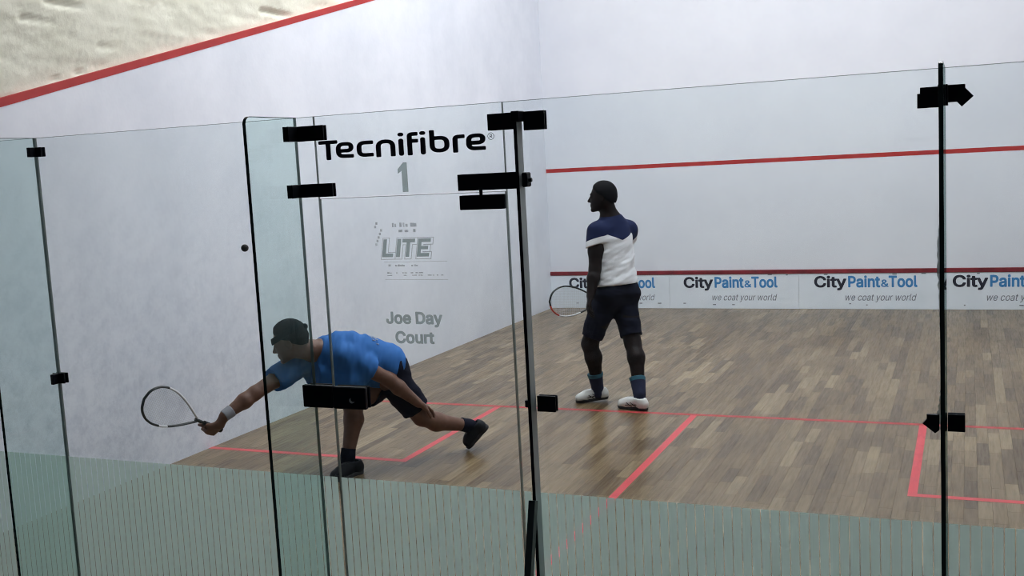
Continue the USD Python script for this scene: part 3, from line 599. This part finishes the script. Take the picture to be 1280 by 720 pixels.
def racket(label, apex, tip, side, width, m_tip, m_throat, hand_len=.20, loc=None, low=None, rr_=.0068):
    """teardrop squash racket: apex = where the throat meets the handle"""
    apex, tip = np.array(apex, float), np.array(tip, float); a = unit(tip-apex); L = np.linalg.norm(tip-apex); s = unit(side-(side@a)*a); n = np.cross(a, s)
    base = apex-a*hand_len; t = thing('squash_racket', label, 'racket', base)
    O = lambda x, y, z=0: apex-base+a*x+s*y+n*z
    key = np.array([(0, .009), (.10, .030), (.2, .051), (.3, .070), (.42, .089), (.55, .103), (.68, .107), (.80, .099), (.90, .077), (.965, .047), (1, 0)]); key[:, 1] *= width/.214
    from scipy.interpolate import PchipInterpolator
    th = np.linspace(0, 1, 60); x = 1-(1-th)**1.6; y = PchipInterpolator(key[:, 0], key[:, 1])(x)
    loop = np.vstack([np.c_[x*L, y], np.c_[x*L, -y][::-1][1:]])
    def tube(pts, r, rn=None):
        pts = np.array(pts); tg = np.gradient(pts, axis=0); tg /= np.linalg.norm(tg, axis=1)[:, None]; b = np.cross(np.tile(n, (len(pts), 1)), tg); b /= np.linalg.norm(b, axis=1)[:, None]; ang = np.linspace(0, 2*np.pi, 11)[:-1]
        rings = [p+r*math.cos(q)*bb+(rn or r*1.5)*math.sin(q)*n for p, bb in zip(pts, b) for q in ang]; v = np.array(rings); k = len(ang); F = []
        for i in range(len(pts)-1):
            for j in range(k): F += [(i*k+j, i*k+(j+1) % k, (i+1)*k+(j+1) % k), (i*k+j, (i+1)*k+(j+1) % k, (i+1)*k+j)]
        for j in range(1, k-1): F += [(0, j+1, j), (len(v)-k, len(v)-k+j, len(v)-k+j+1)]
        return trimesh.Trimesh(v, F, process=False)
    pts = np.array([O(*p) for p in loop]); nn = len(pts)
    for name, lo_, hi_, m, lb in low:
        i0, i1 = int(lo_*(nn-1)), int(hi_*(nn-1)); obj(name, tube(pts[i0:i1+1], rr_), m, t, smooth=60, label=lb)
    st = []; prof = PchipInterpolator(key[:, 0]*L, key[:, 1])
    for k in range(-9, 10):
        yy = k*.0115*width/.214; xs = np.linspace(.004, L-.003, 200); ok = xs[prof(xs) > abs(yy)]
        if len(ok) > 3: st.append(tube([O(ok[0], yy), O((ok[0]+ok[-1])/2, yy), O(ok[-1], yy)], .0006, .0006))
    for xx in np.arange(.09, L-.01, .0125):
        w = float(prof(xx)); st.append(tube([O(xx, -w), O(xx, 0), O(xx, w)], .0006, .0006))
    obj('strings', cat(st), string_m, t)
    obj('throat', tube([O(-.035, 0), O(-.01, 0), O(.012, 0)], .0105, .011), m_throat, t, smooth=50)
    obj('shaft', tube([O(-.06, 0), O(-.034, 0)], .009, .010), m_throat, t, smooth=50)
    h0 = -hand_len
    obj('grip', cat([tube([O(-.058, 0), O((h0-.058)/2, 0), O(h0+.012, 0)], .0145, .016), tube([O(h0+.013, 0), O(h0+.006, 0), O(h0, 0)], .018, .019)]), grip_m, t, smooth=50)
    return t
string_m = plain('racket_string', (.55, .55, .58), .4); grip_m = plain('racket_grip', (.012, .012, .016), .7); frame_black = plain('racket_black', (.012, .02, .022), .3); frame_white = plain('racket_white', (.75, .76, .8), .3); frame_red = plain('racket_red', (.55, .07, .05), .3)

# ------------------------------------------------------------------ player in white and navy, standing with his back to us
def standing_player():
    t = thing('person', 'person in navy and white shirt and dark shorts standing upright, back turned', 'person', (2.5, 4.6, 0))
    o = V3(2.5, 4.6, 0); J = lambda *a: V3(*a)-o
    hd = J(2.432, 4.650, 1.640); nk = J(2.483, 4.69, 1.468); ls = J(2.411, 4.540, 1.365); rs = J(2.568, 4.858, 1.352)
    le, lwr = J(2.405, 4.465, 1.085), J(2.392, 4.365, .885); re, rwr = J(2.485, 4.985, 1.06), J(2.405, 5.015, .855)
    pv = J(2.505, 4.625, .862); lh, rh = J(2.455, 4.565, .855), J(2.555, 4.685, .85)
    lk, la = J(2.312, 4.527, .480), J(2.345, 4.575, .118); rk, ra = J(2.655, 4.57, .487), J(2.745, 4.40, .112)
    lk2, rk2 = lk, rk
    L1 = unit(ls-rs); L0 = unit(lh-rh); ax = unit(nk-pv); F1 = unit(np.cross(L1, ax)); mid = (pv+nk)/2-F1*.005
    face = unit(V3(-.96, -.12, -.02)); hp, hat, HR = head(hd, face, V3(-.05, 0, 1), 1.0)
    tab = [(-.1, .10, .095, 0), (0, .160, .118, -.005), (.15, .160, .112, -.003), (.35, .146, .102, 0), (.55, .162, .112, .004), (.72, .172, .116, .004), (.86, .150, .096, 0), (.95, .09, .075, 0), (1, .062, .062, 0)]
    body = [trunk(pv, nk, mid, L0, L1, tab, .03, (-.1, 1)),
            cone(nk-ax*.04, hat(0, -.022, -.050), .070, .063, .04), cone(nk-ax*.02, ls+V3(0, 0, .015), .056, .045, .06), cone(nk-ax*.02, rs+V3(0, 0, .015), .056, .045, .06),
            cone(ls, (ls+le)/2, .066, .060, .03), cone((ls+le)/2, le, .060, .047, .03), cone(le, le+(lwr-le)*.35, .047, .049, .02), cone(le+(lwr-le)*.35, lwr, .049, .031, .02),
            cone(rs, (rs+re)/2, .060, .050, .03), cone((rs+re)/2, re, .050, .040, .03), cone(re, re+(rwr-re)*.35, .041, .043, .02), cone(re+(rwr-re)*.35, rwr, .043, .027, .02)]
    for h_, k_, a_ in ((lh, lk2, la), (rh, rk2, ra)):
        back = unit(np.cross(L0, k_-a_))*-1; back = back if back@F1 < 0 else -back
        body += [cone(h_, h_+(k_-h_)*.5, .095, .088, .04), cone(h_+(k_-h_)*.5, k_, .088, .064, .03), cone(k_, k_+(a_-k_)*.30+back*.022, .062, .066, .03), cone(k_+(a_-k_)*.30+back*.022, a_, .064, .038, .03), cone(a_, a_-V3(0, 0, .045), .036, .040, .02)]
    body += [ell(lh-F1*.06+V3(0, 0, .03), np.eye(3), (.085, .085, .10), .05), ell(rh-F1*.06+V3(0, 0, .03), np.eye(3), (.085, .085, .10), .05)]
    body += hp
    hdir = unit(lwr-le); body += hand(lwr, hdir+V3(-.05, .02, 0), V3(.85, .5, .05), V3(-.5, .8, 0), (22, 28, 20), 5, 28)
    ra2 = unit(V3(1.997, 4.503, .823)-V3(2.284, 4.872, .778)); grip = V3(2.284, 4.872, .778)-o-ra2*.12; gd = unit(V3(.2, -.25, -.95)); gd = unit(gd-(gd@ra2)*ra2); gn = np.cross(gd, ra2); gn = gn if gn@F1 > 0 else -gn
    rwr = grip-gd*.058-gn*.030; body += [cone(re+(rwr-re)*.8, rwr, .031, .03, .02)]+hand(rwr, gd, gn, ra2, (62, 78, 55), 0, 40, 1., 28)
    allp = [hd+V3(0, 0, .13), ls, rs, lk, rk, la-V3(0, 0, .1), ra-V3(0, 0, .1), lwr+hdir*.2, rwr+gd*.12, hd+face*.13, hd-face*.13]
    bm = mesh_sdf(fold(body), *bounds(allp, .13), .0052, 2); obj('body', bm, skin_dark, t, smooth=True)
    # hair
    obj('hair', mesh_sdf(hair_fn(hd, face, V3(-.05, 0, 1), 1.0, hairline, .010), hd-.16, hd+.16, .004, 2), hair_m, t, smooth=True)
    # shirt
    tab2 = [(.0, .190, .158, -.014), (.15, .190, .156, -.010), (.35, .186, .140, -.004), (.55, .184, .132, .002), (.72, .184, .130, .003), (.86, .158, .108, 0), (.95, .108, .09, 0), (1, .075, .075, 0)]
    lax, rax = unit(le-ls), unit(re-rs); sl, sr = ls+lax*.105, rs+rax*.105; tl = lax+.35*rt; tr = rax+.35*rt
    shf = fold([trunk(pv, nk, mid, L0, L1, tab2, .03, (0, 1)), cone(nk-ax*.02, ls+V3(0, 0, .015), .064, .058, .06), cone(nk-ax*.02, rs+V3(0, 0, .015), .064, .058, .06),
                capped(cone(ls, ls+lax*.25, .080, .085, .045), sl, tl), capped(cone(rs, rs+rax*.25, .076, .080, .045), sr, tr)])
    hem = pv+ax*.080; hemn = -(ax+L1*.07); neckc = cut(nk+ax*.035, ax+.35*F1)
    def near(p, a, b): t_ = np.clip(((p-a)@(b-a))/((b-a)@(b-a)), 0, 2); return np.linalg.norm(p-a-t_[:, None]*(b-a), axis=1)
    def shirt(p):
        q = (p-pv)@ax; d = shf(p)+wrinkle(p, 11, ax+.4*L1, .008)*np.clip((.56-q)/.3, .25, 1)
        return np.maximum(np.maximum(d, cut(hem, hemn)(p)), neckc(p))
    sm = mesh_sdf(shirt, *bounds([ls, rs, nk, pv, le, re], .14), .0048, 1)
    cn = sm.vertices[sm.faces].mean(1); rel = cn-pv; hgt = rel@ax; lat = rel@L1; front = rel@F1
    # navy yoke dipping to a V at the spine; white cuffs
    vline = np.where(front > .05, .46, .425+np.abs(lat)*.40)
    arm_t = np.where(lat > 0, (cn-ls)@unit(tl), (cn-rs)@unit(tr)); onarm = np.where(lat > 0, near(cn, ls, le) < .10, near(cn, rs, re) < .10) & (np.abs(lat) > .125)
    mask = np.where(onarm, arm_t < .050, hgt > np.minimum(vline, .50))
    yoke, low_ = split_faces(sm, mask)
    sh = obj('shirt', low_, white_cloth, t, smooth=True, label='white lower shirt and sleeve cuffs')
    obj('yoke', yoke, navy_m, sh, smooth=True, label='navy shoulders dipping to a point on the back')
    lg = nk-ax*.045-F1*.075; obj('neck_tab', trimesh.creation.icosphere(2, 1.).apply_transform(np.array([[.016*L1[0], .004*F1[0], .006*ax[0], lg[0]], [.016*L1[1], .004*F1[1], .006*ax[1], lg[1]], [.016*L1[2], .004*F1[2], .006*ax[2], lg[2]], [0, 0, 0, 1]])), print_white, sh)
    # shorts
    tab3 = [(-.12, .12, .11, 0), (0, .178, .138, -.012), (.12, .172, .130, -.008), (.22, .158, .114, -.004), (.3, .150, .108, 0)]
    parts = [trunk(pv, nk, mid, L0, L1, tab3, .03, (-.12, .3))]
    for h_, k_ in ((lh, lk2), (rh, rk2)): parts += [capped(cone(h_, h_+(k_-h_)*1.05, .108, .082, .045), h_+(k_-h_)*.86, k_-h_), ell(h_-F1*.062+V3(0, 0, .02), np.eye(3), (.092, .092, .105), .05)]
    sf = fold(parts)
    def shorts(p):
        d = sf(p)+wrinkle(p, 23, V3(.2, .2, 1), .005); d = np.maximum(d, (p-pv)@ax-.125)
        return d
    obj('shorts', mesh_sdf(shorts, *bounds([pv+ax*.14, lh, rh, lk, rk], .17), .0055, 1), dark_shorts, t, smooth=True)
    for k_, a_ in ((lk2, la), (rk2, ra)):
        d_ = unit(a_-k_); s0 = k_+(a_-k_)*.67
        sf2 = fold([cone(k_+(a_-k_)*.6, a_, .069, .047, .02), cone(a_, a_-V3(0, 0, .05), .042, .044, .02)])
        fn = lambda p: np.maximum(sf2(p)+wrinkle(p, 4, V3(0, 0, 1), .002), -((p-s0)@d_))
        sk = mesh_sdf(fn, a_-V3(.12, .12, .12), a_+V3(.12, .12, .2), .0045, 1); top = ((sk.vertices[sk.faces].mean(1)-s0)@d_) < .032
        band, low2 = split_faces(sk, top); so = obj('sock', low2, navy_sock, t, smooth=True); obj('sock_cuff', band, teal_m, so, smooth=True, label='teal cuff')
    shoe(t, J(2.425, 4.625, .022), J(2.180, 4.505, .001), V3(0, 0, 1), white_shoe, dark_sole, label='white shoe with dark side stripes', stripe=dark_sole)
    shoe(t, J(2.825, 4.345, .001), J(2.565, 4.415, .001), V3(0, 0, 1), white_shoe, dark_sole, label='white shoe with dark side stripes', stripe=dark_sole)
    g = rwr+gd*.088+V3(-.02, -.03, 0)
    return o+g
standing_player()

# ------------------------------------------------------------------ player in blue, lunging to the left
def lunging_player():
    o = V3(1.55, 2.5, 0)
    t = thing('person', 'person in blue shirt and dark shorts lunging low to the left with racket arm outstretched', 'person', o); J = lambda *a: V3(*a)-o
    hd = J(1.183, 2.083, .915); nk = J(1.290, 2.225, .835)
    rs, re, rw_ = J(1.165, 2.225, .750), J(1.041, 1.880, .620), J(.948, 1.695, .520)
    ls, le, lw2 = J(1.480, 2.235, .790), J(1.655, 2.455, .605), J(1.792, 2.585, .425)
    pv = J(1.560, 2.635, .625); lh, lk, la = J(1.600, 2.555, .615), J(1.739, 2.720, .300), J(1.925, 3.030, .170)
    rh, rk, ra = J(1.500, 2.715, .565), J(1.405, 2.410, .445), J(1.390, 2.330, .115)
    ax = unit(nk-pv); L1 = unit(unit(ls-rs)+.0*ax); L0 = unit(lh-rh); L1 = unit(L1-(L1@ax)*ax); F1 = unit(np.cross(L1, ax)); mid = (pv+nk)/2-F1*.045
    upv = unit(V3(.05, .15, 1)); face = unit(V3(-.90, -.36, -.34)); hu = unit(V3(-.30, -.1, .9)); hp, hat, HR = head(hd, face, hu, 1.03)
    tab = [(-.1, .10, .095, 0), (0, .160, .118, -.005), (.15, .165, .118, 0), (.35, .158, .116, 0), (.55, .168, .122, .0), (.72, .170, .118, 0), (.86, .150, .098, 0), (.95, .09, .075, 0), (1, .062, .062, 0)]
    body = [trunk(pv, nk, mid, L0, L1, tab, .03, (-.1, 1)), cone(nk-ax*.05, hat(0, -.02, -.055), .070, .064, .04), cone(nk-ax*.05, ls, .05, .05, .05), cone(nk-ax*.05, rs, .05, .05, .05)]
    for s_, e_, w_ in ((ls, le, lw2), (rs, re, rw_)):
        body += [cone(s_, (s_+e_)/2, .062, .053, .03), cone((s_+e_)/2, e_, .053, .043, .03), cone(e_, e_+(w_-e_)*.35, .044, .047, .02), cone(e_+(w_-e_)*.35, w_, .047, .029, .02)]
    for h_, k_, a_, back in ((lh, lk, la, V3(0, .1, -1)), (rh, rk, ra, V3(.8, .6, 0))):
        back = unit(back); body += [cone(h_, h_+(k_-h_)*.5, .094, .084, .04), cone(h_+(k_-h_)*.5, k_, .084, .060, .03), cone(k_, k_+(a_-k_)*.30+back*.016, .058, .062, .03), cone(k_+(a_-k_)*.30+back*.016, a_, .060, .038, .03)]
    lf0, lf1 = J(2.045, 3.105, .150), J(1.915, 3.035, .006)
    rf0, rf1 = J(1.462, 2.385, .001), J(1.385, 2.130, .001)
    body += [cone(ra, ra-V3(0, 0, .045), .038, .042, .02)]
    body += [ell(lh-F1*.05-ax*.03, np.eye(3), (.095, .095, .095), .05), ell(rh-F1*.05-ax*.03, np.eye(3), (.095, .095, .095), .05)]
    body += hp
    # left hand spread on the back knee
    hdv = unit(lk+V3(.075, .03, .045)-lw2); body += hand(lw2, hdv, V3(-.25, .25, -.9), V3(-.2, -.95, .1), (12, 22, 18), 15, 40)
    # right hand round the racket grip
    apex = V3(.833, 1.576, .516)-o; tip = V3(.761, 1.232, .719)-o; ra_ = unit(tip-apex); grip = apex-ra_*.125
    gd = unit(V3(-.75, -.05, -.65)); gd = unit(gd-(gd@ra_)*ra_); gn = np.cross(ra_, gd)
    gn = gn if gn@(-fw) < 0 else -gn
    hw = grip-gd*.055-gn*.030
    body += [cone(rw_, hw, .028, .030, .02)]+hand(hw, gd, gn, ra_, (58, 78, 55), 0, 40, 1., 30)
    allp = [hd+V3(0, 0, .13), hd-V3(.13, .1, .05), ls, rs, re, rw_, grip-V3(.1, .05, .05), lw2, lk, la+V3(.1, 0, 0), rk, ra-V3(0, 0, .06), pv]
    obj('body', mesh_sdf(fold(body), *bounds(allp, .14), .0052, 2), skin_fair, t, smooth=True)
    hr = obj('hair', mesh_sdf(hair_fn(hd, face, hu, 1.03, hairline, .016), hd-.17, hd+.17, .004, 2), hair2_m, t, smooth=True)
    # headband
    skb = fold([ell(hat(0, -.012, .030), HR, np.array((.076, .096, .088))*1.03, .02), ell(hat(0, .012, -.018), HR, np.array((.066, .078, .082))*1.03, .03)])
    nb = unit(hu+.18*face); kn = fold([ell(hat(0, -.122, .045), HR, (.020, .018, .020), .01)]); hb = lambda p: np.minimum(kn(p), hb0(p))
    hb0 = lambda p: np.maximum(skb(p)-.017, np.abs((p-hat(0, 0, .050))@nb)-.019)
    obj('headband', mesh_sdf(hb, hd-.17, hd+.17, .004, 1), plain('headband_cloth', (.006, .010, .014), .85, spec=.1), t, smooth=True)
    tab2 = [(.0, .188, .152, -.010), (.15, .190, .155, .004), (.35, .188, .160, .022), (.55, .190, .162, .026), (.72, .188, .150, .018), (.86, .166, .120, .006), (.95, .115, .095, 0), (1, .082, .08, 0)]
    lax, rax = unit(le-ls), unit(re-rs); sl, sr = ls+lax*.205, rs+rax*.235
    neckc = cut(nk+ax*.03, ax+.3*F1)
    tr0 = fold([trunk(pv-ax*.02, nk, mid, L0, L1, tab2, .03, (0, 1)), cone(nk-ax*.05, ls, .06, .062, .05), cone(nk-ax*.05, rs, .06, .062, .05), cone(rs+F1*.08-ax*.04+L1*.06, ls+F1*.10-ax*.08-L1*.06, .085, .095, .06)])
    sl0, sl1 = (fold([c_]) for c_ in (capped(cone(ls, ls+lax*.3, .080, .088, .05), sl, lax), capped(cone(rs, rs+rax*.32, .082, .078, .05), sr, rax)))
    def shirt(p):
        d = np.maximum(np.maximum(tr0(p), neckc(p)), cut(pv-ax*.005, -ax)(p)); return smin(smin(d, sl0(p), .04), sl1(p), .04)+wrinkle(p*.9, 31, ax-.6*L1, .011)
    sh = obj('shirt', mesh_sdf(shirt, *bounds([ls, rs, nk, pv, le, re], .15), .0048, 1), blue_cloth, t, smooth=True)
    # white print across the back
    sfn = shirt; c0 = pv+(nk-pv)*.40; ps = []
    for k in range(9):
        for j in range(2):
            x = (k-4)*.022; y = j*.03-.015; p = c0+L1*(x+.07)+ax*y-F1*.0
            q = p-F1*.3
            for it in range(200):
                if sfn(q[None])[0] < 0: break
                q = q+F1*.002
            b = trimesh.creation.box((.016, .003, .022)); T4 = np.eye(4); T4[:3, 0], T4[:3, 1], T4[:3, 2], T4[:3, 3] = L1, F1, ax, q; b.apply_transform(T4); ps.append(b)
    obj('back_print', cat(ps), print_white, sh, label='white print on the back')
    tab3 = [(-.14, .12, .11, 0), (0, .176, .138, -.012), (.12, .172, .132, -.008), (.22, .168, .124, 0)]
    parts = [trunk(pv, nk, mid, L0, L1, tab3, .03, (-.14, .22))]
    for h_, k_, fr in ((lh, lk, .80), (rh, rk, .66)): parts += [capped(cone(h_, h_+(k_-h_)*1.05, .112, .094, .045), h_+(k_-h_)*fr, k_-h_), ell(h_-F1*.05-ax*.03, np.eye(3), (.104, .104, .104), .05)]
    sf = fold(parts)
    def shorts(p):
        d = sf(p)+wrinkle(p, 43, V3(.3, .3, 1), .006); d = np.maximum(d, (p-pv)@ax-.035)
        return d
    obj('shorts', mesh_sdf(shorts, *bounds([pv+ax*.12, lh, rh, lk, rk], .18), .0055, 1), dark_shorts, t, smooth=True)
    wb = fold([cone(rw_-unit(rw_-re)*.055, rw_, .040, .036, .01)]); wd = unit(rw_-re)
    obj('wristband', mesh_sdf(lambda p: np.maximum(wb(p), np.abs((p-(rw_-wd*.022))@wd)-.030), rw_-.1, rw_+.1, .004, 1), wrist_m, t, smooth=True, label='pale wristband')
    for k_, a_ in ((lk, la), (rk, ra)):
        d_ = unit(a_-k_); s0 = k_+(a_-k_)*.84; sf2 = fold([cone(k_+(a_-k_)*.7, a_, .052, .044, .02), cone(a_, a_+d_*.03, .044, .044, .02)])
        obj('sock', mesh_sdf(lambda p: np.maximum(sf2(p), -((p-s0)@d_)), a_-.13, a_+.13, .0045, 1), dark_shorts, t, smooth=True)
    shoe(t, lf0, lf1, la-(lf0+(lf1-lf0)*.25), black_shoe, dark_sole, hh=.085)
    shoe(t, rf0, rf1, V3(0, 0, 1), black_shoe, dark_sole, hh=.09)
    return o, apex, tip
o_, ap_, tp_ = lunging_player()
sd = V3(.03, -.01, .21)
racket('black and white squash racket held out low by the player in blue', o_+ap_, o_+tp_, sd, .225, None, frame_black, .20,
       low=[('frame', 0, .27, frame_white, 'white side of the frame'), ('frame', .27, .79, frame_black, None), ('frame', .79, .85, frame_white, 'white mark on the frame'), ('frame', .85, 1, frame_black, None)])
racket('dark squash racket with red tip held by the standing player', (2.284, 4.872, .778), (1.997, 4.503, .823), V3(.04, .07, .25), .245, None, frame_black, .20,
       low=[('frame', 0, .545, frame_black, None), ('frame', .545, .68, frame_red, 'red part of the frame'), ('frame', .68, .88, frame_white, 'pale part of the frame'), ('frame', .88, 1, frame_black, None)])
ball = obj('squash_ball', trimesh.creation.icosphere(3, .0205).apply_translation((1.436, 1.376, 1.559)), plain('ball_rubber', (.008, .008, .012), .6), None, smooth=True, label='small black squash ball in the air before the left wall', cat='ball')
